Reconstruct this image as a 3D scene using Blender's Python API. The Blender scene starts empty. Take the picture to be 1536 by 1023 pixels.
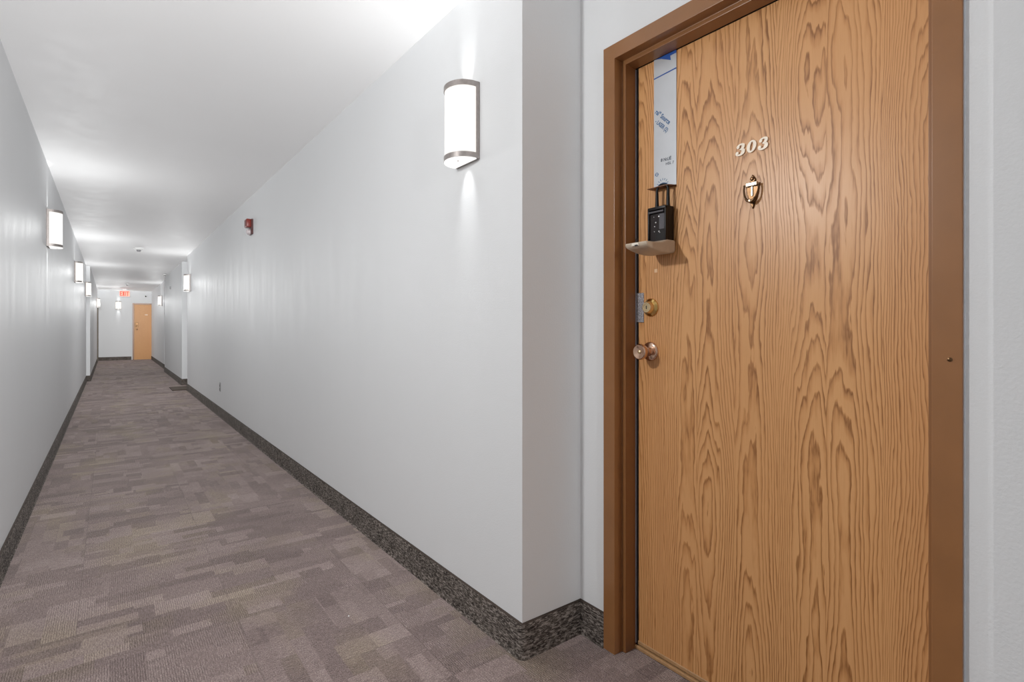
import bpy, bmesh, math, random
from mathutils import Vector, Matrix, Euler
S = bpy.context.scene
C = S.collection
PI = math.pi

# ------------------------------------------------------------------ camera, world, exposure
EYE = 1.14
F_PX, CX, CY = 797.5, 768.0, 492.0
YAW = math.atan(603.5 / 797.5)                      # corridor runs along +Y, camera looks to its right
cam_data = bpy.data.cameras.new('camera')
cam_data.sensor_width = 36.0
cam_data.lens = F_PX * 36.0 / 1536.0
cam_data.shift_y = (CY - 511.5) / 1536.0
cam_data.clip_start = 0.02
cam = bpy.data.objects.new('camera', cam_data)
cam.location = (0, 0, EYE)
cam.rotation_euler = (PI / 2, 0, -YAW)
C.objects.link(cam)
S.camera = cam
world = bpy.data.worlds.new('world')
S.world = world
world.use_nodes = True
world.node_tree.nodes['Background'].inputs[0].default_value = (0.8, 0.85, 0.9, 1)
world.node_tree.nodes['Background'].inputs[1].default_value = 0.3
S.view_settings.view_transform = 'Standard'
S.view_settings.look = 'None'
S.view_settings.gamma = 1.0
S.view_settings.use_curve_mapping = False
S.view_settings.exposure = 1.4
UP_W, DOWN_W, GLOW_W = 11.0, 24.0, 6.6                # each sconce's own lamps
S.cycles.diffuse_bounces = 8
LAMP_COL = (0.955, 0.97, 0.965)

# ------------------------------------------------------------------ node helpers
class NT:
    def __init__(self, name):
        self.m = bpy.data.materials.new(name)
        self.m.use_nodes = True
        self.t = self.m.node_tree
        self.b = self.t.nodes['Principled BSDF']
    def n(self, kind, **kw):
        nd = self.t.nodes.new(kind)
        for k, v in kw.items():
            setattr(nd, k, v)
        return nd
    def put(self, sock, v):
        if isinstance(v, bpy.types.NodeSocket):
            self.t.links.new(v, sock)
        elif isinstance(v, (tuple, list)) and len(v) == 3 and sock.type == 'RGBA':
            sock.default_value = (*v, 1)
        else:
            sock.default_value = v
    def math(self, op, a, b=None, c=None):
        nd = self.n('ShaderNodeMath', operation=op)
        self.put(nd.inputs[0], a)
        if b is not None: self.put(nd.inputs[1], b)
        if c is not None: self.put(nd.inputs[2], c)
        return nd.outputs[0]
    def mix(self, f, a, b):
        nd = self.n('ShaderNodeMix', data_type='RGBA')
        self.put(nd.inputs[0], f); self.put(nd.inputs[6], a); self.put(nd.inputs[7], b)
        return nd.outputs[2]
    def fmix(self, f, a, b):
        nd = self.n('ShaderNodeMix', data_type='FLOAT')
        self.put(nd.inputs[0], f); self.put(nd.inputs[2], a); self.put(nd.inputs[3], b)
        return nd.outputs[0]
    def coord(self):
        return self.n('ShaderNodeTexCoord').outputs['Object']
    def sep(self, v):
        nd = self.n('ShaderNodeSeparateXYZ'); self.put(nd.inputs[0], v)
        return nd.outputs
    def comb(self, x, y, z):
        nd = self.n('ShaderNodeCombineXYZ')
        for i, v in enumerate((x, y, z)): self.put(nd.inputs[i], v)
        return nd.outputs[0]
    def noise(self, vec, scale, detail=2.0, rough=0.5, dist=0.0):
        nd = self.n('ShaderNodeTexNoise')
        self.put(nd.inputs['Vector'], vec)
        nd.inputs['Scale'].default_value = scale
        nd.inputs['Detail'].default_value = detail
        nd.inputs['Roughness'].default_value = rough
        nd.inputs['Distortion'].default_value = dist
        return nd.outputs[0]
    def white(self, vec):
        nd = self.n('ShaderNodeTexWhiteNoise', noise_dimensions='3D')
        self.put(nd.inputs[0], vec)
        return nd.outputs[0]
    def scale(self, vec, xyz):
        nd = self.n('ShaderNodeMapping')
        self.put(nd.inputs[0], vec)
        nd.inputs['Scale'].default_value = xyz
        return nd.outputs[0]
    def ramp(self, f, stops, interp='LINEAR'):
        nd = self.n('ShaderNodeValToRGB')
        nd.color_ramp.interpolation = interp
        el = nd.color_ramp.elements
        while len(el) < len(stops): el.new(0.5)
        for e, (p, c) in zip(el, stops):
            e.position = p
            e.color = (*c, 1) if len(c) == 3 else c
        self.put(nd.inputs[0], f)
        return nd.outputs[0]
    def bump(self, h, strength, dist=0.01):
        nd = self.n('ShaderNodeBump')
        nd.inputs['Strength'].default_value = strength
        nd.inputs['Distance'].default_value = dist
        self.put(nd.inputs['Height'], h)
        self.t.links.new(nd.outputs[0], self.b.inputs['Normal'])
    def base(self, v): self.put(self.b.inputs['Base Color'], v)
    def rough(self, v): self.put(self.b.inputs['Roughness'], v)
    def spec(self, v): self.put(self.b.inputs['Specular IOR Level'], v)

def lin(r, g, b):
    f = lambda v: (v / 255 / 12.92) if v / 255 <= 0.04045 else ((v / 255 + 0.055) / 1.055) ** 2.4
    return (f(r), f(g), f(b))

def plain(name, col, rough=0.5, metal=0.0, noise_amt=0.08, noise_scale=60, spec=0.5, bump=0.0):
    k = NT(name)
    n = k.noise(k.coord(), noise_scale, 3)
    lo = tuple(c * (1 - noise_amt) for c in col)
    hi = tuple(min(1, c * (1 + noise_amt)) for c in col)
    k.base(k.ramp(n, [(0.3, lo), (0.7, hi)]))
    k.rough(rough); k.spec(spec)
    k.b.inputs['Metallic'].default_value = metal
    if bump: k.bump(n, bump, 0.002)
    return k.m

def paint(name, col, rough, bump, scale=170):
    k = NT(name)
    co = k.coord()
    n1 = k.noise(co, scale, 3, 0.55)
    n2 = k.noise(k.scale(co, (5, 5, 0.8)), 1.6, 2)
    k.base(k.ramp(k.noise(co, 1.3, 2), [(0.3, tuple(c * 0.985 for c in col)), (0.7, col)]))
    k.rough(k.math('MULTIPLY_ADD', n2, 0.16, rough - 0.08))
    k.spec(0.16)
    k.bump(k.math('ADD', n1, k.math('MULTIPLY', n2, 1.2)), bump, 0.002)
    return k.m

def emit(name, col, strength, body=1.0):
    k = NT(name)
    k.base(tuple(c * body for c in col))
    k.put(k.b.inputs['Emission Color'], col)
    k.b.inputs['Emission Strength'].default_value = strength
    k.rough(0.35)
    return k.m

# ------------------------------------------------------------------ materials
M = {}
M['wall'] = paint('wall_paint', (0.672, 0.679, 0.689), 0.62, 0.22)
M['ceiling'] = paint('ceiling_paint', (0.90, 0.90, 0.905), 0.65, 0.12, 90)
M['frame'] = plain('brown_enamel', lin(136, 92, 54), 0.33, 0, 0.05, 12, 0.6)
M['frame_far'] = plain('brown_enamel_dull', lin(92, 80, 66), 0.45, 0, 0.05, 12)
M['nickel'] = plain('brushed_nickel', (0.36, 0.325, 0.31), 0.42, 0.75, 0.08, 90)
M['white_plastic'] = plain('white_plastic', (0.8, 0.8, 0.79), 0.4)
M['shade'] = emit('frosted_shade', (1.0, 0.972, 0.915), 0.40, 0.03)
M['diffuser'] = emit('lamp_diffuser', (1.0, 0.985, 0.95), 0.42, 0.03)
M['black'] = plain('black_plastic', (0.007, 0.005, 0.005), 0.38, 0, 0.2, 40, 0.3)
M['black_inner'] = plain('dark_brown_plastic', (0.014, 0.008, 0.008), 0.3, 0, 0.2, 40, 0.3)
M['smoke'] = plain('smoky_window', (0.10, 0.095, 0.105), 0.12, 0, 0.1, 40)
M['taupe'] = plain('taupe_plastic', lin(188, 172, 152), 0.4, 0, 0.05, 50)
M['taupe_light'] = plain('pale_plastic', lin(226, 218, 205), 0.4, 0, 0.04, 50)
M['patch'] = plain('patch_filler', lin(224, 186, 146), 0.5)
M['lip'] = plain('rusty_edge', lin(104, 64, 40), 0.45, 0.3, 0.2, 60)
M['steel'] = plain('bright_steel', (0.75, 0.75, 0.76), 0.2, 1.0, 0.05, 60)
M['film'] = plain('silver_sheet', (0.52, 0.535, 0.56), 0.36, 0.35, 0.03, 14)
M['blue_ink'] = plain('blue_ink', lin(40, 92, 140), 0.5)
M['blue_deep'] = plain('deep_blue_ink', lin(16, 72, 150), 0.5)
M['grey_ink'] = plain('grey_marker', lin(78, 84, 96), 0.5)
M['brass'] = plain('polished_brass', (0.72, 0.47, 0.17), 0.2, 1.0, 0.06, 30)
M['brass_pale'] = plain('worn_brass', (0.82, 0.66, 0.40), 0.22, 1.0, 0.06, 30)
M['bronze'] = plain('antique_brass', (0.11, 0.06, 0.028), 0.3, 0.85, 0.3, 60)
M['rose'] = plain('rosy_brass', (0.66, 0.45, 0.33), 0.16, 1.0, 0.06, 30)
M['glint'] = plain('polished_bar', (0.55, 0.45, 0.34), 0.35, 1.0, 0.05, 40)
M['ivory'] = plain('ivory_enamel', lin(240, 226, 206), 0.35, 0, 0.03, 40)
M['galv'] = plain('galvanised_steel', (0.42, 0.42, 0.45), 0.35, 0.7, 0.6, 240, bump=0.6)
M['wood_edge'] = plain('oak_edge_strip', lin(170, 132, 92), 0.5, 0, 0.12, 90)
M['dark_gap'] = plain('gap_shade_black', (0.016, 0.012, 0.010), 0.7)
M['seal'] = plain('grey_seal', lin(150, 150, 160), 0.5)
M['bead_shade'] = plain('pale_blue_shade', lin(205, 212, 220), 0.6, 0, 0.05, 30)
M['alarm_red'] = plain('alarm_red', lin(132, 44, 34), 0.35, 0, 0.08, 40)
M['alarm_dark'] = plain('alarm_dark_red', lin(78, 30, 30), 0.4)
M['lens'] = plain('strobe_lens', (0.62, 0.55, 0.56), 0.1, 0, 0.05, 40)
M['outlet'] = plain('outlet_grey', lin(150, 150, 150), 0.45)
M['slot'] = plain('slot_dark', (0.03, 0.03, 0.03), 0.6)
M['exit_face'] = emit('exit_letters', lin(214, 48, 32), 0.40)
M['exit_back'] = emit('exit_panel', lin(250, 138, 112), 0.36)
M['mat'] = plain('mat_pile', lin(84, 74, 66), 0.95, 0, 0.25, 120, 0.1, 0.5)
M['lint'] = plain('white_lint', (0.85, 0.85, 0.85), 0.9)
M['grey_metal'] = plain('dull_metal', (0.30, 0.30, 0.31), 0.5, 0.4)

def oak(name, tint=1.0, seed=0.0, across='y', soft=1.0, cast=(1, 1, 1)):
    """oak veneer: narrow vertical leaves, each with its own cathedral or straight figure"""
    k = NT(name)
    x, y, z = k.sep(k.coord())
    if across == 'x': x, y = y, x
    w = 0.128
    q = k.math('DIVIDE', k.math('ADD', y, k.math('MULTIPLY_ADD', k.noise(k.comb(seed, 0.0, z), 0.8, 1), 0.006, 0.05)), w)
    leaf = k.math('FLOOR', q)
    r = k.white(k.comb(leaf, 3.7 + seed, 1.3))
    r2 = k.white(k.comb(leaf, 9.1 + seed, 4.2))
    r3 = k.white(k.comb(leaf, 5.5 + seed, 8.8))
    # each leaf is a slice through tilted growth cylinders -> long nested cathedrals, straight grain at its sides
    cen = k.math('MULTIPLY', k.math('SUBTRACT', k.math('FRACT', q), k.math('MULTIPLY_ADD', r2, 0.9, 0.05)), w)
    wav = k.noise(k.comb(k.math('MULTIPLY', leaf, 7.3), seed, z), 1.0, 1, 0.5)
    warp = k.noise(k.comb(k.math('MULTIPLY', y, 17), k.math('MULTIPLY', leaf, 3.1), k.math('MULTIPLY', z, 1.5)), 1.0, 2, 0.5)
    warp2 = k.noise(k.comb(k.math('MULTIPLY', y, 75), k.math('MULTIPLY', leaf, 1.7), k.math('MULTIPLY', z, 12)), 1.0, 2, 0.5)
    slope = k.math('MULTIPLY_ADD', k.math('GREATER_THAN', r3, 0.25), 0.040, -0.016)
    dep = k.math('ADD', k.math('MULTIPLY', k.math('SUBTRACT', wav, 0.5), 0.12), k.math('MULTIPLY_ADD', z, slope, k.math('MULTIPLY_ADD', r, 0.05, 0.02)))
    rad = k.math('SQRT', k.math('ADD', k.math('MULTIPLY', cen, cen), k.math('MULTIPLY', dep, dep)))
    rad = k.math('ADD', rad, k.math('MULTIPLY', k.math('SUBTRACT', warp, 0.5), 0.027))
    rad = k.math('ADD', rad, k.math('MULTIPLY', k.math('SUBTRACT', warp2, 0.5), 0.006))
    saw = k.math('FRACT', k.math('ADD', k.math('DIVIDE', rad, k.math('MULTIPLY_ADD', r3, 0.0028, 0.0041)), k.math('MULTIPLY', r, 5)))
    strength = k.noise(k.comb(k.math('MULTIPLY', y, 22), seed + 3, k.math('MULTIPLY', z, 1.4)), 1.0, 2, 0.5)
    # late wood is a narrow dark line with one soft side
    line = k.ramp(saw, [(0.0, (0.0,) * 3), (0.42, (0.10,) * 3), (0.72, (0.62,) * 3), (0.84, (1.0,) * 3), (0.93, (0.75,) * 3), (1.0, (0.0,) * 3)])
    fibre = k.noise(k.comb(k.math('MULTIPLY', y, 420), seed, k.math('MULTIPLY', z, 9)), 1.0, 3, 0.6)
    pores = k.noise(k.comb(k.math('MULTIPLY', y, 900), seed + 5, k.math('MULTIPLY', z, 22)), 1.0, 1)
    broad = k.noise(k.comb(k.math('MULTIPLY', y, 5), seed, k.math('MULTIPLY', z, 0.7)), 1.0, 2)
    f = k.math('MULTIPLY', line, k.math('MULTIPLY', k.math('MULTIPLY_ADD', fibre, 0.9, 0.3), k.math('MULTIPLY_ADD', strength, 1.3, 0.3)))
    f = k.math('ADD', f, k.math('MULTIPLY', k.math('SUBTRACT', pores, 0.5), 0.22))
    f = k.math('ADD', f, k.math('MULTIPLY', k.math('SUBTRACT', fibre, 0.5), 0.30))
    f = k.math('MULTIPLY_ADD', k.math('SUBTRACT', f, 0.3), soft, 0.3)
    light = tuple(c * tint * q_ for c, q_ in zip(lin(208, 156, 104), cast))
    mid = tuple(c * tint * q_ for c, q_ in zip(lin(192, 138, 86), cast))
    dark = tuple(c * tint * q_ for c, q_ in zip(lin(132, 84, 42), cast))
    col = k.ramp(f, [(0.0, light), (0.35, mid), (0.85, dark)])
    col = k.mix(k.math('MULTIPLY', k.math('SUBTRACT', broad, 0.35), 0.6), col, tuple(c * q_ for c, q_ in zip(lin(188, 126, 76), cast)))
    k.base(col)
    k.rough(k.math('MULTIPLY_ADD', f, 0.10, 0.36))
    k.spec(0.45)
    k.bump(f, 0.06, 0.001)
    return k.m
M['oak'] = oak('oak_veneer')

def carpet():
    k = NT('carpet_tile')
    x, y, z = k.sep(k.coord())
    def cells(h, w, seed, swap=False):
        a, b = (y, x) if not swap else (x, y)
        row = k.math('FLOOR', k.math('DIVIDE', a, h))
        off = k.math('MULTIPLY', k.white(k.comb(row, seed, 0.5)), 7.0)
        wid = k.math('MULTIPLY_ADD', k.white(k.comb(row, seed + 11, 0.5)), w, w * 0.6)
        col = k.math('FLOOR', k.math('ADD', k.math('DIVIDE', b, wid), off))
        return row, col
    def rnd(rc, s): return k.white(k.comb(k.math('ADD', rc[0], 0.37), k.math('ADD', rc[1], 0.21), s))
    # half metre tiles laid quarter turned
    tx, ty = k.math('FLOOR', k.math('DIVIDE', k.math('ADD', x, 0.10), 0.5)), k.math('FLOOR', k.math('DIVIDE', k.math('ADD', y, 0.2), 0.5))
    turn = k.math('GREATER_THAN', k.white(k.comb(tx, ty, 0.4)), 0.58)
    x0, y0 = x, y
    x, y = k.fmix(turn, x0, y0), k.fmix(turn, y0, x0)
    a = cells(0.115, 0.30, 1.7)
    b = cells(0.058, 0.19, 5.3)
    c = cells(0.10, 0.12, 8.9, True)
    va, vb, vc = rnd(a, 0.3), rnd(b, 1.3), rnd(c, 2.3)
    sb = k.math('LESS_THAN', rnd(b, 3.1), 0.40)
    sc = k.math('LESS_THAN', rnd(c, 4.1), 0.16)
    v = k.fmix(sc, k.fmix(sb, va, vb), vc)
    kind = k.fmix(sc, k.fmix(sb, rnd(a, 7.7), rnd(b, 8.7)), rnd(c, 1.9))
    hue = k.noise(k.comb(k.math('MULTIPLY', x0, 3.0), k.math('MULTIPLY', y0, 1.3), 2.0), 1.0, 2)
    wob = k.math('MULTIPLY', k.noise(k.coord(), 70, 2), 0.010)
    rib = k.math('SINE', k.math('MULTIPLY', k.math('ADD', x, wob), 2 * PI / 0.0072))
    ribamp = k.fmix(k.math('GREATER_THAN', kind, 0.55), 0.18, 0.8)
    vec = k.comb(x, y, 0.0)
    yarn = k.noise(k.scale(vec, (230, 40, 1)), 1.0, 3, 0.65)
    tuft = k.noise(k.coord(), 250, 3, 0.8)
    soft = k.noise(k.coord(), 2.2, 3)
    f = k.math('MULTIPLY_ADD', v, 0.22, 0.40)
    f = k.math('ADD', f, k.math('MULTIPLY', k.math('MULTIPLY', rib, ribamp), 0.15))
    f = k.math('ADD', f, k.math('MULTIPLY', k.math('SUBTRACT', yarn, 0.5), 0.75))
    f = k.math('ADD', f, k.math('MULTIPLY', k.math('SUBTRACT', tuft, 0.5), 1.9))
    f = k.math('ADD', f, k.math('MULTIPLY', k.math('SUBTRACT', soft, 0.5), 0.35))
    col = k.ramp(f, [(0.0, lin(60, 51, 49)), (0.5, lin(127, 111, 109)), (1.0, lin(186, 170, 164))])
    beige = k.math('MULTIPLY', k.ramp(k.math('ADD', hue, k.math('MULTIPLY', kind, 0.22)), [(0.62, (0, 0, 0)), (0.84, (1, 1, 1))]), 0.5)
    col = k.mix(beige, col, k.ramp(f, [(0.0, lin(70, 60, 48)), (0.5, lin(136, 122, 104)), (1.0, lin(192, 178, 152))]))
    x, y = x0, y0
    # tile seams every half metre
    def seam(t, p, o):
        q = k.math('ABSOLUTE', k.math('SUBTRACT', k.math('FRACT', k.math('DIVIDE', k.math('ADD', t, o), p)), 0.5))
        return k.math('GREATER_THAN', q, 0.4955)
    sm = k.math('MAXIMUM', seam(x, 0.5, 0.10), seam(y, 0.5, 0.2))
    col = k.mix(k.math('MULTIPLY', sm, 0.16), col, lin(60, 52, 50))
    k.base(col); k.rough(0.95); k.spec(0.12)
    k.b.inputs['Sheen Weight'].default_value = 0.10; k.b.inputs['Sheen Roughness'].default_value = 0.4
    k.b.inputs['Sheen Tint'].default_value = (1.0, 0.93, 0.86, 1)
    h = k.math('ADD', k.math('MULTIPLY', k.math('MULTIPLY', rib, ribamp), 0.5), k.math('MULTIPLY', tuft, 2.0))
    k.bump(h, 0.6, 0.004)
    return k.m
M['carpet'] = carpet()

def carpet_base():
    k = NT('carpet_base')
    co = k.coord()
    x, y, z = k.sep(co)
    n = k.noise(k.scale(co, (55, 55, 190)), 1.0, 3, 0.6, 0.8)
    n2 = k.noise(co, 14, 2)
    f = k.math('ADD', k.math('MULTIPLY', n, 0.9), k.math('MULTIPLY', n2, 0.12))
    col = k.ramp(f, [(0.38, lin(36, 31, 29)), (0.51, lin(80, 73, 68)), (0.65, lin(140, 131, 125))])
    top = k.math('GREATER_THAN', z, 0.1195)
    col = k.mix(top, col, lin(66, 57, 52))
    k.base(col); k.rough(0.9); k.spec(0.15)
    k.bump(n, 0.5, 0.004)
    return k.m
M['base'] = carpet_base()

# ------------------------------------------------------------------ mesh helpers (all take world coordinates)
def B(): return bmesh.new()

def box(bm, x0, x1, y0, y1, z0, z1, bev=0.0, seg=2):
    vs = [bm.verts.new((x, y, z)) for x in (x0, x1) for y in (y0, y1) for z in (z0, z1)]
    fs = [bm.faces.new([vs[i] for i in f]) for f in ((0, 1, 3, 2), (4, 6, 7, 5), (0, 4, 5, 1), (2, 3, 7, 6), (0, 2, 6, 4), (1, 5, 7, 3))]
    if bev:
        es = {e for f in fs for e in f.edges}
        bmesh.ops.bevel(bm, geom=list(es), offset=bev, segments=seg, profile=0.5, affect='EDGES')

def prism(bm, pts, fn, d0, d1):
    """extrude the 2-D outline pts from depth d0 to d1; fn(u, v, d) -> world point"""
    a = [bm.verts.new(fn(u, v, d0)) for u, v in pts]
    b = [bm.verts.new(fn(u, v, d1)) for u, v in pts]
    n = len(pts)
    bm.faces.new(a); bm.faces.new(b[::-1])
    for i in range(n):
        bm.faces.new([a[i], b[i], b[(i + 1) % n], a[(i + 1) % n]])

def lathe(bm, prof, fn, n=28):
    """prof = (radius, axial) pairs; fn(u, v, axial) -> world"""
    rings = []
    for r, a in prof:
        if r < 1e-6: rings.append([bm.verts.new(fn(0, 0, a))])
        else: rings.append([bm.verts.new(fn(r * math.cos(2 * PI * i / n), r * math.sin(2 * PI * i / n), a)) for i in range(n)])
    for p, q in zip(rings, rings[1:]):
        if len(p) == 1 and len(q) == 1: continue
        for i in range(n):
            j = (i + 1) % n
            if len(p) == 1: bm.faces.new([p[0], q[j], q[i]])
            elif len(q) == 1: bm.faces.new([p[i], p[j], q[0]])
            else: bm.faces.new([p[i], p[j], q[j], q[i]])
    for r in (rings[0], rings[-1]):
        if len(r) > 1: bm.faces.new(r)

def tube(bm, pts, rad, n=12):
    pts = [Vector(p) for p in pts]
    rads = rad if isinstance(rad, (list, tuple)) else [rad] * len(pts)
    rings = []
    up = Vector((0.31, 0.17, 0.93))
    for i, p in enumerate(pts):
        t = (pts[min(i + 1, len(pts) - 1)] - pts[max(i - 1, 0)]).normalized()
        s = t.cross(up)
        if s.length < 1e-3: s = t.cross(Vector((1, 0, 0)))
        s.normalize(); w = s.cross(t)
        rings.append([bm.verts.new(p + rads[i] * (math.cos(2 * PI * k / n) * s + math.sin(2 * PI * k / n) * w)) for k in range(n)])
    for p, q in zip(rings, rings[1:]):
        for i in range(n):
            bm.faces.new([p[i], p[(i + 1) % n], q[(i + 1) % n], q[i]])
    bm.faces.new(rings[0]); bm.faces.new(rings[-1][::-1])

def catmull(pts, per=8):
    out = []
    P = [pts[0]] + list(pts) + [pts[-1]]
    for i in range(1, len(P) - 2):
        for s in range(per):
            t = s / per
            out.append(tuple(0.5 * (2 * b + (c - a) * t + (2 * a - 5 * b + 4 * c - d) * t * t + (3 * b - a - 3 * c + d) * t ** 3)
                             for a, b, c, d in zip(P[i - 1], P[i], P[i + 1], P[i + 2])))
    out.append(tuple(pts[-1]))
    return out

def stroke(bm, pts, fn, d0, d1, per=8):
    """pts = (u, v, width): a flat pen stroke of varying width, extruded from d0 to d1"""
    q = catmull(pts, per)
    L, R = [], []
    for i, (u, v, w) in enumerate(q):
        a, b = q[max(i - 1, 0)], q[min(i + 1, len(q) - 1)]
        tx, ty = b[0] - a[0], b[1] - a[1]
        l = math.hypot(tx, ty) or 1
        nx, ny = -ty / l, tx / l
        L.append((u + nx * w / 2, v + ny * w / 2)); R.append((u - nx * w / 2, v - ny * w / 2))
    va = [[bm.verts.new(fn(*p, d)) for p in L] for d in (d0, d1)]
    vb = [[bm.verts.new(fn(*p, d)) for p in R] for d in (d0, d1)]
    for i in range(len(q) - 1):
        bm.faces.new([va[1][i], va[1][i + 1], vb[1][i + 1], vb[1][i]])
        bm.faces.new([va[0][i], vb[0][i], vb[0][i + 1], va[0][i + 1]])
        bm.faces.new([va[0][i], va[0][i + 1], va[1][i + 1], va[1][i]])
        bm.faces.new([vb[0][i], vb[1][i], vb[1][i + 1], vb[0][i + 1]])
    for i in (0, -1):
        bm.faces.new([va[0][i], va[1][i], vb[1][i], vb[0][i]])

def root_loc(p):
    v = Vector((0, 0, 0))
    while p is not None:
        v += p.location; p = p.parent
    return v

def obj(name, bm, m, parent=None, smooth=False, loc=None, bevel=0.0):
    """link bm (world coordinates) as one mesh object; its origin is the parent's, or loc"""
    o0 = root_loc(parent) if parent else Vector(loc or (0, 0, 0))
    bmesh.ops.translate(bm, verts=bm.verts, vec=-o0)
    bmesh.ops.recalc_face_normals(bm, faces=bm.faces)
    me = bpy.data.meshes.new(name)
    bm.to_mesh(me); bm.free()
    if smooth:
        me.polygons.foreach_set('use_smooth', [True] * len(me.polygons))
        me.set_sharp_from_angle(angle=math.radians(38))
    me.materials.append(m)
    o = bpy.data.objects.new(name, me)
    C.objects.link(o)
    if parent: o.parent = parent
    else: o.location = o0
    if bevel:
        b = o.modifiers.new('bevel', 'BEVEL')
        b.width = bevel; b.segments = 3; b.limit_method = 'ANGLE'
    return o

def tag(o, label, cat, group=None, kind=None):
    o['label'] = label; o['category'] = cat
    if group: o['group'] = group
    if kind: o['kind'] = kind
    return o

def thing(name, label, cat, loc, group=None):
    o = bpy.data.objects.new(name, None)
    o.empty_display_size = 0.05
    o.location = loc
    C.objects.link(o)
    return tag(o, label, cat, group)

def struct(name, bm, m, label=None, cat=None, **kw):
    o = obj(name, bm, m, **kw)
    o['kind'] = 'structure'
    if label: o['label'] = label; o['category'] = cat
    return o

# ------------------------------------------------------------------ the setting
H = 2.465
XR, XL, XL2 = 1.135, -0.400, -0.335            # right wall, left wall near and far
XB = 1.414                                     # back of the door recesses
XD, XE = 1.150, 1.220                          # right wall further down
YN, YF = -6.0, 23.4
R0 = (0.215, 1.441); R1 = (11.354, 12.442); R2 = (16.61, 17.80)
YJ = 14.54
DY0, DY1 = 0.352, 1.262                        # rough opening of the near door
DZ = 2.085

bm = B(); box(bm, XL - 0.3, 1.8, YN, YF + 0.2, -0.1, 0.0)
struct('floor', bm, M['carpet'], 'brown and mauve grey patterned carpet tile floor of the corridor', 'floor')
bm = B(); box(bm, XL - 0.3, 1.8, YN, YF + 0.2, H, H + 0.1)
struct('ceiling', bm, M['ceiling'], 'plain white painted corridor ceiling', 'ceiling')

OUT = 1.75
bm = B()
box(bm, XR, OUT, YN, R0[0], 0, H)
box(bm, XB, OUT, R0[0], DY0 - 0.02, 0, H)
box(bm, XB, OUT, DY1 + 0.02, R0[1], 0, H)
box(bm, XB, OUT, DY0 - 0.02, DY1 + 0.02, DZ + 0.02, H)
box(bm, OUT - 0.02, OUT, DY0 - 0.02, DY1 + 0.02, 0, DZ + 0.02)
box(bm, XR, OUT, R0[1], R1[0], 0, H)
box(bm, XB, OUT, R1[0], R1[1], 0, H)
box(bm, XD, OUT, R1[1], R2[0], 0, H)
box(bm, XB, OUT, R2[0], R2[1], 0, H)
box(bm, XE, OUT, R2[1], YF, 0, H)
struct('wall_right', bm, M['wall'], 'pale grey right corridor wall stepping back into door recesses', 'wall')
bm = B()
box(bm, XL - 0.2, XL, YN, YJ, 0, H); box(bm, XL - 0.2, XL2, YJ, YF, 0, H)
struct('wall_left', bm, M['wall'], 'pale grey left corridor wall carrying a row of sconces', 'wall')
bm = B(); box(bm, XL - 0.2, OUT, YF, YF + 0.15, 0, H)
struct('wall_far', bm, M['wall'], 'pale grey wall closing the far end of the corridor', 'wall')
bm = B(); box(bm, XL - 0.2, OUT, YN - 0.15, YN, 0, H)
struct('wall_near', bm, M['wall'], 'pale grey wall behind the camera', 'wall')

BH, BT = 0.122, 0.011
PROF = [(0, 0), (BT + 0.006, 0), (BT + 0.002, 0.006), (BT, 0.014), (BT, BH - 0.006), (BT - 0.003, BH - 0.001), (BT - 0.006, BH), (0, BH)]
def sweep(bm, poly, side):
    """carry the skirting profile along a floor polyline; side = +1 / -1 picks the room side"""
    n = len(poly)
    rings = []
    for i, (x, y) in enumerate(poly):
        dirs = []
        if i > 0: dirs.append((Vector((x, y)) - Vector(poly[i - 1])).normalized())
        if i < n - 1: dirs.append((Vector(poly[i + 1]) - Vector((x, y))).normalized())
        norms = [Vector((-d.y, d.x)) * side for d in dirs]
        m = norms[0] if len(norms) == 1 else (norms[0] + norms[1]) / (1 + norms[0].dot(norms[1]))
        rings.append([bm.verts.new((x + m.x * o, y + m.y * o, z)) for o, z in PROF])
    for p, q in zip(rings, rings[1:]):
        for k in range(len(PROF)):
            j = (k + 1) % len(PROF)
            bm.faces.new([p[k], q[k], q[j], p[j]])
    bm.faces.new(rings[0]); bm.faces.new(rings[-1][::-1])
FY0, FY1 = 0.3145, 1.3135                      # outer edges of the near door frame
RC = 0.010
corner = [(XR + RC - RC * math.sin(t * PI / 12), R0[1] + RC - RC * math.cos(t * PI / 12)) for t in range(0, 7)]
bm = B(); sweep(bm, [(XB, FY1), (XB, R0[1])] + corner + [(XR, R1[0]), (XB, R1[0])], 1)
struct('baseboard_right', bm, M['base'], 'dark brown carpet base strip along the long right wall', 'baseboard', smooth=True)
bm = B(); sweep(bm, [(XB, R1[1]), (XD, R1[1]), (XD, R2[0]), (XB, R2[0])], 1)
struct('baseboard_middle', bm, M['base'], 'dark carpet base strip beyond the brown doormat', 'baseboard', smooth=True)
bm = B(); sweep(bm, [(XB, R2[1]), (XE, R2[1]), (XE, YF)], 1)
struct('baseboard_back', bm, M['base'], 'dark carpet base strip next to the far oak door', 'baseboard', smooth=True)
bm = B(); sweep(bm, [(XR, YN), (XR, R0[0]), (XB, R0[0]), (XB, FY0)], 1)
struct('baseboard_front', bm, M['base'], 'dark carpet base strip near the right frame leg', 'baseboard', smooth=True)
bm = B(); sweep(bm, [(XL, YN), (XL, YJ), (XL2, YJ), (XL2, 22.35)], -1)
struct('baseboard_left', bm, M['base'], 'dark carpet base strip along the left wall', 'baseboard', smooth=True)
bm = B(); sweep(bm, [(XL2, YF), (0.62, YF)], -1)
struct('baseboard_far', bm, M['base'], 'dark carpet base strip under the far wall', 'baseboard', smooth=True)

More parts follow.
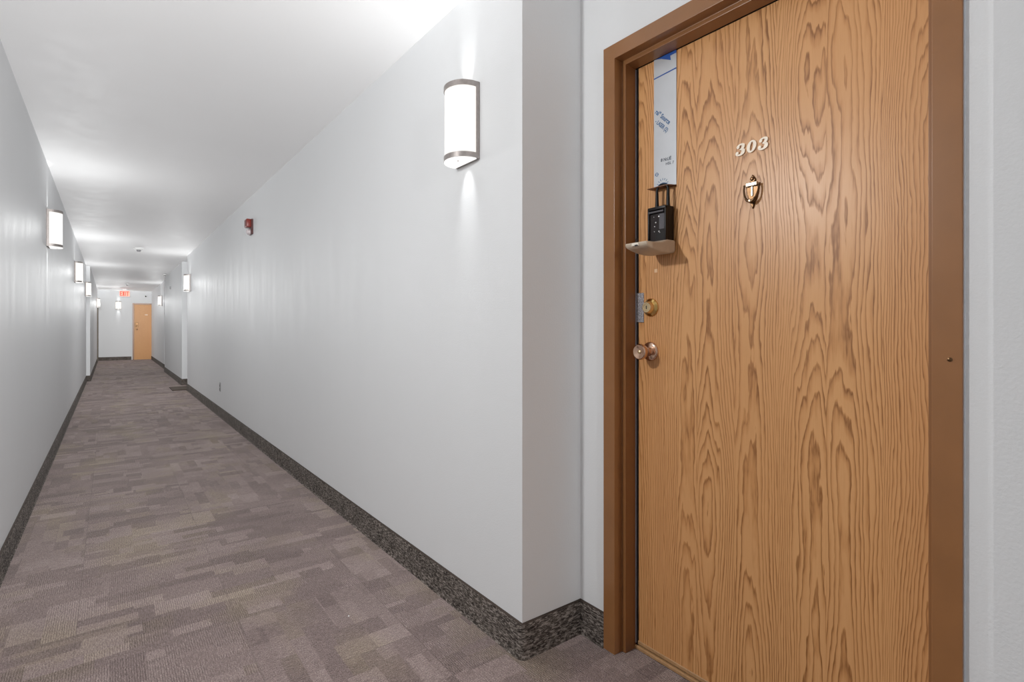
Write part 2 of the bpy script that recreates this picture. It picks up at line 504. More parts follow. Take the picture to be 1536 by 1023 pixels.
# ------------------------------------------------------------------ near door frame
FX = 1.402                                     # front face of the steel frame
SX0, SX1 = 1.441, 1.496                        # the stop
JY0, JY1 = 0.3655, 1.2613                      # jamb reveal
SY0, SY1 = 0.3815, 1.2452                      # stop reveal
FZ, JZ, SZ = 2.130, 2.079, 2.063
bm = B()
# one continuous section, swept round the opening: (offset from reveal outward, x)
sec = [(FY1 - JY1 + 0.0, XB + 0.06), (FY1 - JY1, FX), (0.0, FX), (0.0, SX0), (-(JY1 - SY1), SX0), (-(JY1 - SY1), SX1), (0.0, SX1), (0.0, 1.56), (FY1 - JY1, 1.56)]
loop = []
for o, x in sec:
    w = o
    loop.append([(x, JY1 + w, 0.0), (x, JY1 + w, JZ + w), (x, JY0 - w, JZ + w), (x, JY0 - w, 0.0)])
vs = [[bm.verts.new(p) for p in l] for l in loop]
for a, b in zip(vs, vs[1:] + vs[:1]):
    for i in range(3):
        bm.faces.new([a[i], a[i + 1], b[i + 1], b[i]])
bm.faces.new([v[0] for v in vs]); bm.faces.new([v[3] for v in vs])
trim = struct('trim_1', bm, M['frame'], 'brown painted steel frame around the near oak door', 'door frame', bevel=0.0016)
bm = B()
for y0, y1 in ((1.2400, 1.2450),):
    box(bm, SX1 - 0.003, SX1 + 0.002, y0 + 0.0025, y1 - 0.0002, 0.02, SZ - 0.004)
o = obj('seal_strip', bm, M['seal'], trim); o['label'] = 'thin pale grey seal strip'
bm = B(); box(bm, SX1 + 0.001, 1.56, 1.2365, 1.262, 0.0, SZ + 0.015); box(bm, SX1 + 0.006, 1.56, 0.36, 1.262, DZ - 0.021, DZ - 0.007)
obj('gap_shade', bm, M['dark_gap'], trim)  # near-black strip painting in the shadow of the gap round the door
bm = B(); box(bm, 1.4905, 1.560, 0.367, 1.2605, 0.0, 0.013, 0.003)
o = obj('threshold', bm, M['wood_edge'], trim); o['label'] = 'tan threshold strip'
bm = B(); lathe(bm, [(0.0, 0.0), (0.0045, 0.0), (0.0045, 0.0012), (0.003, 0.0022), (0, 0.0024)], lambda u, v, a: (FX - a, 0.3345 + u, 1.074 + v), 14)
obj('screw', bm, M['bronze'], trim, True)
bm = B()
box(bm, 1.4085, XB + 0.001, FY0 - 0.0030, FY0 - 0.0003, 0.0, FZ)  # thin bead carrying the frame's shadow as blue grey colour
o = obj('shade_bead', bm, M['bead_shade'], trim); o['label'] = 'thin pale bead tinted blue grey for frame shadow'

# ------------------------------------------------------------------ near door
DX = 1.500
bm = B(); box(bm, DX, DX + 0.045, 0.356, 1.2365, 0.026, 2.0625, 0.0012, 1)
door = struct('door_1', bm, M['oak'], 'oak veneer apartment door marked 303 in a brown frame', 'door', loc=(DX, 0.796, 0))
def on_door(yc, zc):                           # u to the right as seen, v up, d out of the door
    return lambda u, v, d: (DX - d, yc - u, zc + v)
bm = B(); box(bm, DX - 0.004, DX + 0.03, 0.367, 1.2365, 0.017, 0.030, 0.0015, 1)
o = obj('bottom_sweep', bm, M['wood_edge'], door); o['label'] = 'tan bottom sweep'

def shear(fn): return lambda u, v, d: fn(u + 0.16 * v, v, d)
def three(yc, zc, label):
    f = shear(on_door(yc, zc)); bm = B()
    k = 0.001
    top = [(-10, 9, 4.5), (-9, 13.5, 4.5), (-4, 17.2, 3.6), (2, 17.6, 4.2), (7.2, 13.2, 7.0), (6.2, 6.0, 6.6), (1.5, 1.6, 3.6), (-2.0, 1.2, 2.8)]
    bot = [(-2.0, 1.2, 2.8), (4.0, 0.6, 3.8), (9.2, -4.5, 7.6), (8.6, -11.5, 7.8), (3.0, -16.8, 4.6), (-4, -17.4, 3.8), (-9.8, -14.0, 4.5), (-11, -9.5, 4.5)]
    for pts in (top, bot):
        stroke(bm, [(u * k, v * 0.86 * k, w * 1.32 * k) for u, v, w in pts], f, 0.0, 0.005 if pts is top else 0.0047)
    for cx, cy, r in ((-8.2, 9.8, 4.4), (-8.8, -10.2, 4.8)):
        prism(bm, [((cx + r * math.cos(t * PI / 10)) * k, (cy * 0.86 + r * math.sin(t * PI / 10)) * k) for t in range(20)], f, 0.0, 0.0053)
    o = obj('number_digit', bm, M['ivory'], door); o['label'] = label
def zero(yc, zc, label):
    f = shear(on_door(yc, zc)); bm = B(); k = 0.001; n = 40
    rings = []
    for d in (0.0, 0.005):
        for rx, rz in ((14.2, 17.4), (4.6, 12.8)):
            rings.append([bm.verts.new(f(rx * math.cos(2 * PI * i / n) * k, rz * math.sin(2 * PI * i / n) * k, d)) for i in range(n)])
    for i in range(n):
        j = (i + 1) % n
        for a, b in ((0, 1), (2, 3), (0, 2), (1, 3)):
            bm.faces.new([rings[a][i], rings[a][j], rings[b][j], rings[b][i]])
    o = obj('number_digit', bm, M['ivory'], door); o['label'] = label
three(0.851, 1.670, 'left ivory digit 3')
zero(0.8165, 1.671, 'middle ivory digit 0')
three(0.782, 1.670, 'right ivory digit 3')

# knocker
f = on_door(0.8135, 1.5375)
bm = B(); k = 0.001
half = [(0, 50.5), (3.2, 45), (6.6, 40.5), (9.2, 35), (7.2, 30.5), (5, 27.5), (6, 24.5), (17.5, 22.5), (17.8, 10), (16, -6), (11.5, -21), (6.5, -29), (7.2, -33.5), (5.0, -38), (2, -45), (0, -50)]
pts = half + [(-u, v) for u, v in half[-2:0:-1]]
prism(bm, [(u * k, v * k) for u, v in pts], f, 0.0, 0.006)
kn = obj('door_knocker', bm, M['bronze'], door, bevel=0.0018); kn['label'] = 'shield shaped antique brass knocker'
bm = B(); box(bm, DX - 0.013, DX - 0.004, 0.8135 - 0.0175, 0.8135 + 0.0175, 1.5525, 1.5645, 0.002)
o = obj('hinge_bar', bm, M['glint'], kn); o['label'] = 'bright polished hinge bar'
bm = B(); box(bm, DX - 0.009, DX - 0.005, 0.8135 - 0.0028, 0.8135 + 0.0028, 1.524, 1.553, 0.001)
obj('rib', bm, M['glint'], kn)
bm = B()
tube(bm, catmull([f(s * k, v * k, d * k) for s, v, d in ((-22, 20, 9), (-22.5, 10, 11), (-20, -6, 14), (-13.5, -21, 16), (-5, -29, 17), (0, -31, 17), (5, -29, 17), (13.5, -21, 16), (20, -6, 14), (22.5, 10, 11), (22, 20, 9))], 5),
     [0.0026] * 15 + [0.0038] * 21 + [0.0026] * 15, 10)
tube(bm, [f(-0.025, 0.020, 0.009), f(0.025, 0.020, 0.009)], 0.0026, 10)
obj('striker', bm, M['bronze'], kn, True)
bm = B(); lathe(bm, [(0, 0.010), (0.004, 0.009), (0.0062, 0.0125), (0.004, 0.0165), (0, 0.0175)], lambda u, v, a: f(u, 0.0375 + v, a - 0.006), 18)
obj('finial', bm, M['bronze'], kn, True)
bm = B(); lathe(bm, [(0.0, 0.0), (0.0042, 0.0005), (0.005, 0.004), (0.003, 0.007), (0, 0.0075)], lambda u, v, a: f(u, -0.0285 + v, a + 0.0165), 16)
obj('strike_ball', bm, M['glint'], kn, True)

# deadbolt and knob
f = on_door(1.1815, 1.211)
bm = B(); lathe(bm, [(0.0315, 0.0), (0.0315, 0.003), (0.030, 0.005), (0.0225, 0.0075), (0.021, 0.0095), (0.0, 0.0095)], f, 36)
db = obj('deadbolt', bm, M['brass'], door, True); db['label'] = 'polished brass deadbolt'
bm = B(); lathe(bm, [(0.0205, 0.007), (0.0185, 0.024), (0.0168, 0.0265), (0.0125, 0.0265), (0.0118, 0.0255), (0.0, 0.0255)], f, 36)
cy = obj('cylinder', bm, M['brass_pale'], db, True)
bm = B(); box(bm, DX - 0.0268, DX - 0.0250, 1.1815 - 0.0012, 1.1815 + 0.0012, 1.205, 1.217)
obj('keyway', bm, M['slot'], db)
f = on_door(1.1835, 1.0585)
bm = B(); lathe(bm, [(0.0335, 0.0), (0.0335, 0.003), (0.0315, 0.006), (0.027, 0.008), (0.020, 0.0085), (0.017, 0.010), (0.0, 0.010)], f, 40)
kb = obj('door_knob', bm, M['rose'], door, True); kb['label'] = 'rosy brass door knob'
bm = B(); lathe(bm, [(0.0165, 0.008), (0.0155, 0.020), (0.0145, 0.026), (0.016, 0.031), (0.0205, 0.036), (0.0255, 0.045), (0.0272, 0.053), (0.0265, 0.060), (0.0235, 0.0635), (0.018, 0.0625), (0.012, 0.060), (0.0, 0.0595)], f, 40)
obj('knob', bm, M['rose'], kb, True)
bm = B(); lathe(bm, [(0.006, 0.0585), (0.0062, 0.0615), (0.004, 0.063), (0.0, 0.063)], f, 20)
obj('keyway', bm, M['brass_pale'], kb, True)

# galvanised latch plate bridging door edge and stop, peg patch
bm = B(); box(bm, DX - 0.0035, DX, 1.2115, 1.2445, 1.160, 1.264, 0.001, 1)
o = obj('latch_guard', bm, M['galv'], door); o['label'] = 'pitted galvanised latch guard'
bm = B(); box(bm, DX - 0.0008, DX + 0.001, 1.155, 1.167, 1.331, 1.343)
o = obj('hole_patch', bm, M['patch'], door); o['label'] = 'small pale square patch'

# ------------------------------------------------------------------ metal sheet hooked over the door, with its print
PX = DX - 0.0022
PY0, PY1, PZ0 = 1.0765, 1.1675, 1.617
pl = thing('metal_strip', 'silver metal strip with blue print hooked over the top of the oak door', 'metal strip', (PX, 1.122, PZ0))
bm = B(); box(bm, PX, PX + 0.0012, PY0, PY1, PZ0, 2.0625)
obj('sheet', bm, M['film'], pl)
f2 = lambda yc, zc: (lambda u, v, d: (PX - d, yc - u, zc + v))
bm = B()
# the lower edge is torn outward into a lip
lip = [(PX + 0.0012, PY0, 0), (PX - 0.006, PY0, 0), (PX - 0.030, PY0 + 0.010, 0), (PX - 0.034, PY0 + 0.050, 0), (PX - 0.033, PY1 + 0.003, 0), (PX, PY1, 0)]
prism(bm, [(p[1], p[0]) for p in lip], lambda u, v, d: (v, u, PZ0 - 0.0035 + d), -0.001, 0.001)
o = obj('bent_lip', bm, M['lip'], pl); o['label'] = 'bent dark lower lip'
bm = B()
fz = f2(1.122, 0)
prism(bm, [(-0.040, 2.0624), (0.0455, 2.0624), (0.0455, 2.0530), (0.0215, 2.0525), (0.0235, 2.0370), (-0.0145, 2.0560), (-0.030, 2.0605)], fz, 0.0001, 0.0006)
prism(bm, [(-0.0455, 1.9995), (0.0455, 2.0045), (0.0455, 2.0005), (-0.0455, 1.9958)], fz, 0.0001, 0.0006)
obj('printed_mark', bm, M['blue_deep'], pl)
def text_mesh(name, s, size, yc, zc, rot, m, parent, sx=1.0, ox=None):
    cu = bpy.data.curves.new(name, 'FONT')
    cu.body = s; cu.size = size; cu.align_x = 'LEFT'
    cu.extrude = 0.0001; cu.offset = size * (0.022 if len(s) > 5 else 0.004)
    t = bpy.data.objects.new(name, cu)
    C.objects.link(t)
    dg = bpy.context.evaluated_depsgraph_get(); dg.update()
    me = bpy.data.meshes.new_from_object(t.evaluated_get(dg))
    C.objects.unlink(t); bpy.data.objects.remove(t)
    c, sn = math.cos(rot), math.sin(rot)
    bm = B(); bm.from_mesh(me); bpy.data.meshes.remove(me)
    x0 = (ox if ox is not None else PX)
    for v in bm.verts:
        u, w = v.co.x * sx, v.co.y
        v.co = Vector((x0 - 0.0004 - v.co.z, yc - (u * c - w * sn), zc + (u * sn + w * c)))
    return obj(name, bm, m, parent)
text_mesh('printed_text', 'ral\u00b0 Source', 0.0215, 1.1635, 1.880, math.radians(-45), M['blue_ink'], pl, 0.82)
text_mesh('printed_text', '- LASER (2)', 0.0185, 1.1635, 1.848, math.radians(-45), M['blue_ink'], pl, 0.78)
text_mesh('printed_text', '\u00d8', 0.018, 1.1645, 1.668, math.radians(-50), M['blue_ink'], pl)
text_mesh('handwriting', '8 N:U\u00cb', 0.0150, 1.139, 1.706, math.radians(-3), M['grey_ink'], pl, 0.95)
text_mesh('handwriting', 'HBL 7', 0.0135, 1.119, 1.690, math.radians(-3), M['grey_ink'], pl, 0.95)
bm = B()
fs = f2(1.131, PZ0 + 0.001)
for i in range(7):
    a = math.radians(20 + i * 23.3)
    c, s_ = math.cos(a), math.sin(a)
    prism(bm, [(c * 0.018 - s_ * .001, 0.006 + s_ * 0.018 + c * .0007), (c * 0.018 + s_ * .001, 0.006 + s_ * 0.018 - c * .0007), (c * 0.0245 + s_ * .0008, 0.006 + s_ * 0.0255 - c * .0008), (c * 0.0245 - s_ * .0008, 0.006 + s_ * 0.0255 + c * .0008)], fs, 0.0001, 0.0005)
prism(bm, [(0.0235 * math.cos(t * PI / 16), 0.0155 * math.sin(t * PI / 16)) for t in range(17)], fs, 0.0001, 0.0004)
obj('sunburst_mark', bm, M['blue_ink'], pl)

# ------------------------------------------------------------------ key lockbox hanging open on the strip
lb = thing('key_lockbox', 'open black key lockbox hanging by its shackle on the oak door', 'lockbox', (1.475, 1.12, 1.40))
LY0, LY1, LX0, LX1, LZ0, LZ1 = 1.0835, 1.1570, 1.4500, 1.4965, 1.428, 1.545
bm = B()
box(bm, LX0 + 0.010, LX1, LY0, LY1, LZ0, LZ1, 0.004)                     # rear shell
box(bm, LX0, LX0 + 0.012, LY0, LY0 + 0.006, LZ0, LZ1 - 0.004, 0.0015)    # rim
box(bm, LX0, LX0 + 0.012, LY1 - 0.006, LY1, LZ0, LZ1 - 0.004, 0.0015)
box(bm, LX0 - 0.001, LX0 + 0.012, LY0, LY1, LZ1 - 0.012, LZ1 - 0.001, 0.003)
obj('body', bm, M['black'], lb, True)
bm = B(); tube(bm, [(LX0 + 0.002, LY0 + 0.009, LZ1 - 0.018), (LX0 + 0.002, LY1 - 0.004, LZ1 - 0.018)], 0.0035, 12)
obj('roller', bm, M['smoke'], lb, True)
bm = B(); box(bm, LX0 + 0.006, LX0 + 0.011, LY0 + 0.006, LY1 - 0.006, LZ0, LZ1 - 0.024)
pn = obj('inner_panel', bm, M['black_inner'], lb)
bm = B(); box(bm, LX0 + 0.0050, LX0 + 0.0065, LY0 + 0.008, LY0 + 0.030, LZ0 + 0.040, LZ1 - 0.026, 0.0004, 1)
obj('window', bm, M['smoke'], pn)
bm = B(); box(bm, LX0 + 0.0052, LX0 + 0.0065, LY0 + 0.008, LY0 + 0.044, LZ0 + 0.006, LZ0 + 0.038, 0.0004, 1)
obj('key_slot', bm, M['black'], pn)
for dy, dz, r in ((0.031, 0.083, 0.0032), (0.043, 0.064, 0.0030), (0.047, 0.051, 0.0024), (0.048, 0.034, 0.0022), (0.030, 0.033, 0.0028), (0.026, 0.029, 0.0022), (0.050, 0.083, 0.0018)):
    bm = B(); lathe(bm, [(r, 0), (r, 0.0012), (r * 0.6, 0.0024), (0, 0.0026)], lambda u, v, a: (LX0 + 0.0055 - a, LY0 + dy + u, LZ0 + dz + v), 14)
    obj('stud', bm, M['steel'], pn, True)
bm = B()
SXs = 1.474
zt = PZ0 + 0.012
legs = [(SXs, 1.136, LZ1 - 0.004), (SXs, 1.1362, 1.556), (SXs, 1.1362, 1.600)]
arc = [(SXs - 0.0, 1.1138 + 0.0222 * math.cos(t * PI / 10), 1.603 + 0.0165 * math.sin(t * PI / 10)) for t in range(11)]
legs2 = [(SXs, 1.0916, 1.600), (SXs, 1.0916, 1.556), (SXs, 1.0916, LZ1 - 0.004)]
tube(bm, legs + arc + legs2, [0.0072, 0.0062, 0.0045] + [0.0042] * 11 + [0.0045, 0.0062, 0.0072], 14)
obj('shackle', bm, M['black'], lb, True)
# the front cover, flipped down like a tray
TY0, TY1 = 1.0765, 1.1640
prof = [(1.4935, 1.4300), (1.4935, 1.3960), (1.4880, 1.3885), (1.470, 1.3850), (1.440, 1.3840), (1.405, 1.3870), (1.370, 1.3935), (1.350, 1.4000), (1.3445, 1.4060), (1.3440, 1.4150), (1.380, 1.4160), (1.4250, 1.4200), (1.4440, 1.4270), (1.4550, 1.4300)]
bm = B(); prism(bm, prof, lambda u, v, d: (u, TY0 + d, v), 0.0, TY1 - TY0)
cv = obj('cover', bm, M['taupe'], lb, True, bevel=0.005); cv['label'] = 'taupe cover flipped down like a tray'
bm = B(); box(bm, 1.3415, 1.352, 1.1080, 1.1350, 1.4030, 1.4130, 0.002)
obj('catch', bm, M['taupe_light'], cv)
bm = B(); box(bm, 1.3405, 1.345, 1.1100, 1.1220, 1.4020, 1.4065, 0.001)
obj('catch_slot', bm, M['slot'], cv)
bm = B(); box(bm, 1.390, 1.396, 1.153, 1.159, 1.412, 1.435, 0.0015)
obj('latch_prong', bm, M['black'], cv)

# ------------------------------------------------------------------ wall sconces
SW, SP, SZ0, SZ1 = 0.165, 0.098, 1.788, 2.086
def d_shape(w, p, n=24):
    """outline of a bowed lamp in plan: (out from wall, along wall)"""
    pts = []
    for i in range(n + 1):
        a = -PI / 2 + PI * i / n
        pts.append((0.014 + (p - 0.014) * max(0, math.cos(a)) ** 0.85, w / 2 * math.sin(a)))
    return pts
def make_sconce():
    r = thing('wall_sconce', '', 'wall lamp', (0, 0, 0), 'wall sconces along the corridor')
    fn = lambda u, v, d: (u, v, d)
    h = SZ1 - SZ0
    bm = B(); box(bm, 0.0, 0.016, -SW / 2, SW / 2, -h / 2 + 0.002, h / 2, 0.0012, 1)
    obj('back_plate', bm, M['nickel'], r)
    bm = B(); prism(bm, d_shape(SW - 0.008, SP - 0.003), fn, -h / 2 + 0.016, h / 2 - 0.012)
    obj('shade', bm, M['shade'], r, True)
    for z0, z1 in ((h / 2 - 0.021, h / 2 - 0.001), (-h / 2 + 0.004, -h / 2 + 0.024)):
        bm = B()
        o_, i_ = d_shape(SW, SP), d_shape(SW - 0.006, SP - 0.003)
        vo = [[bm.verts.new((u, v, z)) for u, v in o_] for z in (z0, z1)]
        vi = [[bm.verts.new((u, v, z)) for u, v in i_] for z in (z0, z1)]
        for i in range(len(o_) - 1):
            bm.faces.new([vo[0][i], vo[0][i + 1], vo[1][i + 1], vo[1][i]])
            bm.faces.new([vi[0][i], vi[1][i], vi[1][i + 1], vi[0][i + 1]])
            bm.faces.new([vo[1][i], vo[1][i + 1], vi[1][i + 1], vi[1][i]])
            bm.faces.new([vo[0][i], vi[0][i], vi[0][i + 1], vo[0][i + 1]])
        obj('band', bm, M['nickel'], r, True)
    bm = B(); prism(bm, d_shape(SW - 0.004, SP - 0.001), fn, -h / 2, -h / 2 + 0.006)
    df = obj('diffuser', bm, M['diffuser'], r, True)
    bm = B(); lathe(bm, [(0.0, -0.004), (0.002, -0.0035), (0.0025, -0.001), (0.0022, 0.0)], lambda u, v, a: (0.060 + u, 0.02 + v, -h / 2 + a), 10)
    obj('finial', bm, M['nickel'], df, True)
    def lamp(name, kind, e, loc, rot, **kw):
        l = bpy.data.lights.new(name, kind)
        l.energy = e; l.color = LAMP_COL
        for a, b in kw.items(): setattr(l, a, b)
        o = bpy.data.objects.new(name, l)
        o.location = loc; o.rotation_euler = rot
        C.objects.link(o); o.parent = r
        return o
    def soften(o, smooth, mode='Linear'):
        t = o.data; t.use_nodes = True
        fo = t.node_tree.nodes.new('ShaderNodeLightFalloff')
        fo.inputs['Strength'].default_value = 1.0
        fo.inputs['Smooth'].default_value = smooth
        em = [n for n in t.node_tree.nodes if n.type == 'EMISSION'][0]
        t.node_tree.links.new(fo.outputs[mode], em.inputs['Strength'])
    soften(lamp('up_light', 'SPOT', UP_W, (0.045, 0, h / 2 + 0.006), (PI, 0, 0), spot_size=math.radians(165), spot_blend=0.8, shadow_soft_size=0.02), 0.5)
    soften(lamp('up_beam', 'SPOT', DOWN_W * 0.8, (0.036, 0, h / 2 + 0.006), (PI, math.radians(-33), 0), spot_size=math.radians(66), spot_blend=0.6, shadow_soft_size=0.012), 0.0, 'Constant')
    soften(lamp('down_light', 'SPOT', DOWN_W, (0.036, 0, -h / 2 - 0.010), (0, math.radians(33), 0), spot_size=math.radians(66), spot_blend=0.6, shadow_soft_size=0.012), 0.0, 'Constant')
    soften(lamp('glow_light', 'POINT', GLOW_W, (SP + 0.06, 0, 0), (0, 0, 0), shadow_soft_size=0.05), 1.5)
    return r
SCZ = (SZ0 + SZ1) / 2
spots = [
    (XR, 1.7865, PI, 'lit wall sconce on the right wall nearest the oak door 303'),
    (XR, 10.955, PI, 'lit wall sconce on the right wall at the end of the long plain stretch'),
    (XE, 18.65, PI, 'small bright wall sconce on the right wall close to the far oak door'),
    (XL, 5.66, 0.0, 'largest lit wall sconce on the left wall, nearest in the row'),
    (XL, 9.80, 0.0, 'second lit wall sconce along the left wall'),
    (XL, 13.98, 0.0, 'third lit wall sconce along the left wall, seen edge on'),
    (XL2, 21.40, 0.0, 'farthest wall sconce on the left wall beside the end wall'),
    (0.245, YF, -PI / 2, 'lit sconce on the far end wall, below and left of the exit sign'),
    (XL, 1.52, 0.0, 'wall sconce on the left wall opposite the oak door'),
    (XL, -4.80, 0.0, 'added unseen fill sconce on the left wall behind the camera'),
]
proto = make_sconce()
for i, (x, y, rz, lab) in enumerate(spots):
    if i == 0: s = proto
    else:
        s = proto.copy(); C.objects.link(s)
        for ch in list(proto.children):
            c = ch.copy(); C.objects.link(c); c.parent = s
            if c.name.startswith('glow_light') and y == 1.52:          # glow raised beyond the other sconces to brighten the door recess
                c.data = c.data.copy(); c.data.energy *= 2.5
            if c.name.startswith('glow_light') and y == -4.80:  # added lamp behind the camera, raised to light the recess face
                c.data = c.data.copy(); c.data.energy *= 2.4
            for g in ch.children:
                d = g.copy(); C.objects.link(d); d.parent = c
    s.location = (x, y, SCZ); s.rotation_euler = (0, 0, rz); s['label'] = lab

# ------------------------------------------------------------------ fire alarm on the long wall
fa = thing('fire_alarm', 'dark red fire alarm horn strobe high on the long right wall', 'fire alarm', (XR, 5.81, 2.07))
AY0, AY1 = 5.750, 5.870
bm = B(); box(bm, XR - 0.018, XR, AY0, AY1, 2.072, 2.222, 0.003)
obj('back_box', bm, M['alarm_dark'], fa)
bm = B(); box(bm, XR - 0.060, XR - 0.017, AY0 + 0.004, AY1 - 0.004, 2.140, 2.220, 0.006)
hn = obj('horn', bm, M['alarm_red'], fa, True)
bm = B()
for i in range(4): box(bm, XR - 0.0615, XR - 0.0595, AY0 + 0.02, AY1 - 0.02, 2.155 + i * 0.014, 2.161 + i * 0.014)
obj('grille', bm, M['alarm_dark'], hn)
bm = B(); lathe(bm, [(0.030, 0.017), (0.030, 0.030), (0.026, 0.044), (0.014, 0.052), (0.0, 0.054)], lambda u, v, a: (XR - a, 5.81 + u, 2.098 + v), 20)
o = obj('strobe', bm, M['lens'], fa, True); o['label'] = 'clear rounded strobe lens'

# outlet low on the same wall
ou = thing('wall_outlet', 'small grey electrical outlet low on the long right wall', 'outlet', (XR, 7.72, 0.38))
bm = B(); box(bm, XR - 0.006, XR, 7.685, 7.757, 0.325, 0.440, 0.002)
obj('cover_plate', bm, M['outlet'], ou)
for z in (0.352, 0.400):
    bm = B(); box(bm, XR - 0.0075, XR - 0.005, 7.703, 7.739, z - 0.014, z + 0.014, 0.001)
    r_ = obj('receptacle', bm, M['slot'], ou)

# ceiling devices
def ceiling_puck(name, label, cat, x, y, r, hh, cap):
    t = thing(name, label, cat, (x, y, H))
    bm = B(); lathe(bm, [(r, 0.0), (r, -0.006), (r * 0.93, -hh * 0.45), (r * 0.80, -hh * 0.55), (0, -hh * 0.55)], lambda u, v, a: (x + u, y + v, H + a), 28)
    obj('base', bm, M['white_plastic'], t, True)
    bm = B(); lathe(bm, [(r * cap, -hh * 0.5), (r * cap, -hh * 0.8), (r * cap * 0.75, -hh), (0, -hh)], lambda u, v, a: (x + u, y + v, H + a), 24)
    obj('sensor_cap', bm, M['grey_metal'], t, True)
ceiling_puck('smoke_detector', 'round white smoke detector on the corridor ceiling', 'smoke detector', 0.385, 10.75, 0.070, 0.060, 0.45)
ceiling_puck('ceiling_sprinkler', 'tiny ceiling sprinkler in front of the red exit sign', 'sprinkler', 0.415, 19.6, 0.045, 0.055, 0.5)
ceiling_puck('ceiling_sprinkler', 'small white ceiling sprinkler by the right wall past the doormat', 'sprinkler', XD - 0.07, 15.6, 0.040, 0.045, 0.5)
# pull station on the middle stretch of the right wall, sidewall sprinkler over the far door
ps = thing('wall_thermostat', 'tiny grey wall device high on the right wall past the doormat', 'wall device', (XD, 14.9, 2.09))
bm = B(); box(bm, XD - 0.02, XD, 14.86, 14.95, 2.06, 2.12, 0.004)
obj('case', bm, M['grey_metal'], ps)
sw = thing('sidewall_sprinkler', 'small dark sidewall sprinkler over the far oak door', 'sprinkler', (1.04, YF, 2.285))
bm = B(); lathe(bm, [(0.04, 0.0), (0.04, 0.006), (0.028, 0.012), (0, 0.012)], lambda u, v, a: (1.04 + u, YF - a, 2.285 + v), 20)
obj('escutcheon', bm, M['white_plastic'], sw, True)
bm = B(); lathe(bm, [(0.014, 0.010), (0.014, 0.05), (0.026, 0.052), (0.026, 0.058), (0, 0.058)], lambda u, v, a: (1.04 + u, YF - a, 2.285 + v), 16)
obj('deflector', bm, M['slot'], sw, True)

# exit sign hung from the ceiling
EXX, EXY = 0.405, 22.2
ex = thing('exit_sign', 'glowing red exit sign hanging from the ceiling at the far end', 'exit sign', (EXX, EXY, H))
EW, EZ0, EZ1 = 0.145, 2.205, 2.395
bm = B(); box(bm, EXX - EW, EXX + EW, EXY, EXY + 0.045, EZ0, EZ1, 0.006)
obj('housing', bm, M['white_plastic'], ex)
bm = B(); box(bm, EXX - EW + 0.008, EXX + EW - 0.008, EXY - 0.003, EXY + 0.001, EZ0 + 0.008, EZ1 - 0.008)
pnl = obj('face_panel', bm, M['exit_back'], ex)
bm = B()
def bars(u0, lst):
    for a, b, c, d in lst: box(bm, EXX + u0 + a, EXX + u0 + b, EXY - 0.006, EXY - 0.002, EZ0 + c, EZ0 + d)
bars(-0.128, [(0, .020, .02, .17), (.018, .056, .02, .045), (.018, .050, .082, .108), (.018, .056, .145, .17)])
for s_ in (1, -1):
    f_ = lambda u, v, d: (EXX - 0.033 + s_ * u, EXY - 0.0025 - d, EZ0 + 0.095 + v)
    prism(bm, [(-0.030, -0.075), (-0.006, -0.075), (0.030, 0.075), (0.006, 0.075)], f_, 0.0, 0.003)
bars(0.008, [(0, .021, .02, .17)])
bars(0.040, [(0, .076, .145, .17), (.027, .049, .02, .15)])
obj('lettering', bm, M['exit_face'], pnl)
bm = B(); box(bm, EXX - 0.05, EXX + 0.05, EXY + 0.005, EXY + 0.04, EZ1 - 0.003, H, 0.002)
obj('canopy', bm, M['white_plastic'], ex)

# ------------------------------------------------------------------ far door
FD0, FD1 = 0.700, XE - 0.005
bm = B()
box(bm, FD0 - 0.045, FD0, YF - 0.03, YF + 0.01, 0, 2.03, 0.002, 1)
box(bm, FD0, FD1, YF - 0.03, YF + 0.01, 1.985, 2.03, 0.002, 1)
struct('trim_2', bm, M['frame'], 'thin brown frame of the far oak door', 'door frame')
bm = B(); box(bm, FD0 + 0.001, FD1, YF - 0.014, YF + 0.01, 0.004, 1.984)
d2 = struct('door_2', bm, oak('oak_veneer_far', 1.0, 17.0, 'x', 0.25, (1.0, 0.94, 0.68)), 'plain oak door closing the far end of the corridor', 'door', loc=(0.95, YF, 0))
fd = lambda xc, zc: (lambda u, v, a: (xc + u, YF - 0.014 - a, zc + v))
bm = B(); box(bm, FD0 + 0.035, FD0 + 0.125, YF - 0.030, YF - 0.013, 1.17, 1.34, 0.005)
lk = obj('lock_plate', bm, M['bronze'], d2)
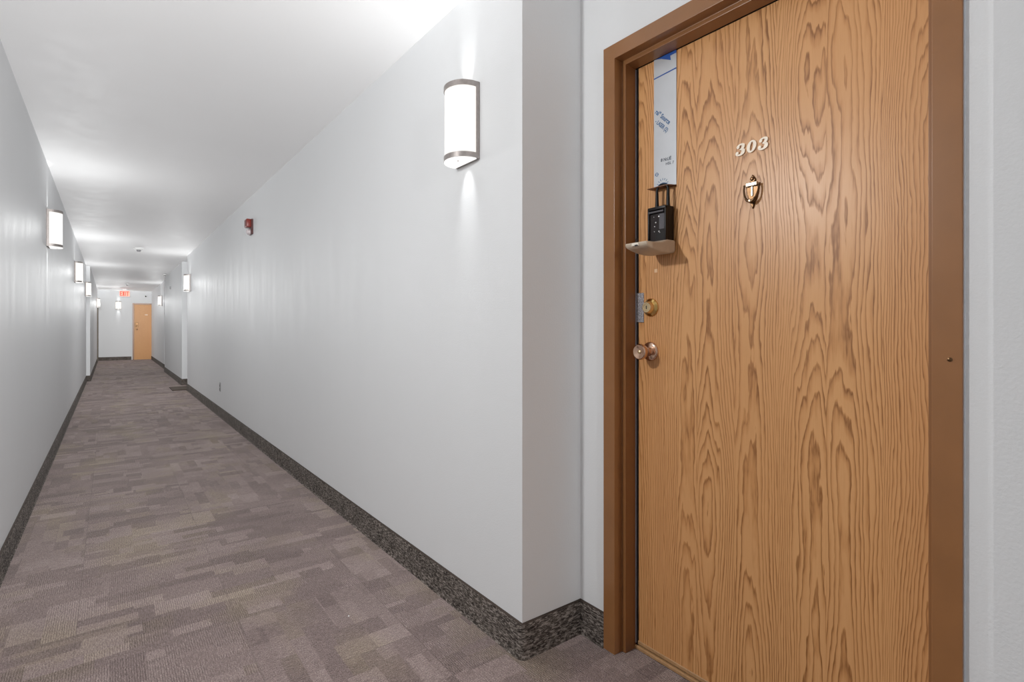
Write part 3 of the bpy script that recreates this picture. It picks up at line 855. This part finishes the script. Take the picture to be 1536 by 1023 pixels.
bm = B(); lathe(bm, [(0.02, 0), (0.02, 0.03), (0.035, 0.045), (0.034, 0.062), (0.0, 0.066)], lambda u, v, a: (FD0 + 0.062 + u, YF - 0.028 - a, 1.235 + v), 18)
obj('door_knob', bm, M['bronze'], d2, True)
bm = B(); lathe(bm, [(0.03, 0), (0.03, 0.006), (0.02, 0.02), (0, 0.021)], fd(FD0 + 0.08, 1.09), 18)
obj('deadbolt', bm, M['bronze'], d2, True)
for i, u in enumerate((-0.042, 0.0, 0.042)):
    bm = B(); box(bm, 1.06 + u * 0.7 - 0.010, 1.06 + u * 0.7 + 0.010, YF - 0.018, YF - 0.013, 1.60, 1.632, 0.002, 1)
    obj('number_digit', bm, M['ivory'], d2)
# frame seen edge on at the far left
bm = B()
box(bm, XL2, XL2 + 0.026, 22.36, 22.42, 0, 1.62 + 0.41, 0.002, 1); box(bm, XL2, XL2 + 0.026, 23.30, 23.36, 0, 2.03, 0.002, 1)
box(bm, XL2, XL2 + 0.026, 22.42, 23.30, 1.985, 2.03, 0.002, 1)
struct('trim_3', bm, M['frame_far'], 'dark door frame seen edge on at the far left', 'door frame')
bm = B(); box(bm, XL2 - 0.02, XL2 + 0.008, 22.42, 23.30, 0.004, 1.985)
struct('door_3', bm, M['frame_far'], 'brown door seen edge on at the far left', 'door', loc=(XL2, 22.86, 0))

# ------------------------------------------------------------------ floor items
bm = B(); box(bm, 0.905, 1.40, 11.42, 12.05, 0.0, 0.014, 0.004)
tag(obj('doormat', bm, M['mat'], loc=(1.15, 11.7, 0)), 'dark brown doormat sticking out of the recess on the right', 'doormat')
def floor_pt(px, py):
    d = F_PX * EYE / (py - CY); r = (px - CX) / F_PX * d
    s, c = math.sin(YAW), math.cos(YAW)
    return s * d + c * r, c * d - s * r
lx, ly = floor_pt(523, 925)
bm = B(); bmesh.ops.create_icosphere(bm, subdivisions=1, radius=0.003, matrix=Matrix.Translation((lx, ly, 0.0025)))
tag(obj('lint_speck', bm, M['lint'], loc=(lx, ly, 0)), 'tiny white speck of lint on the carpet', 'lint')
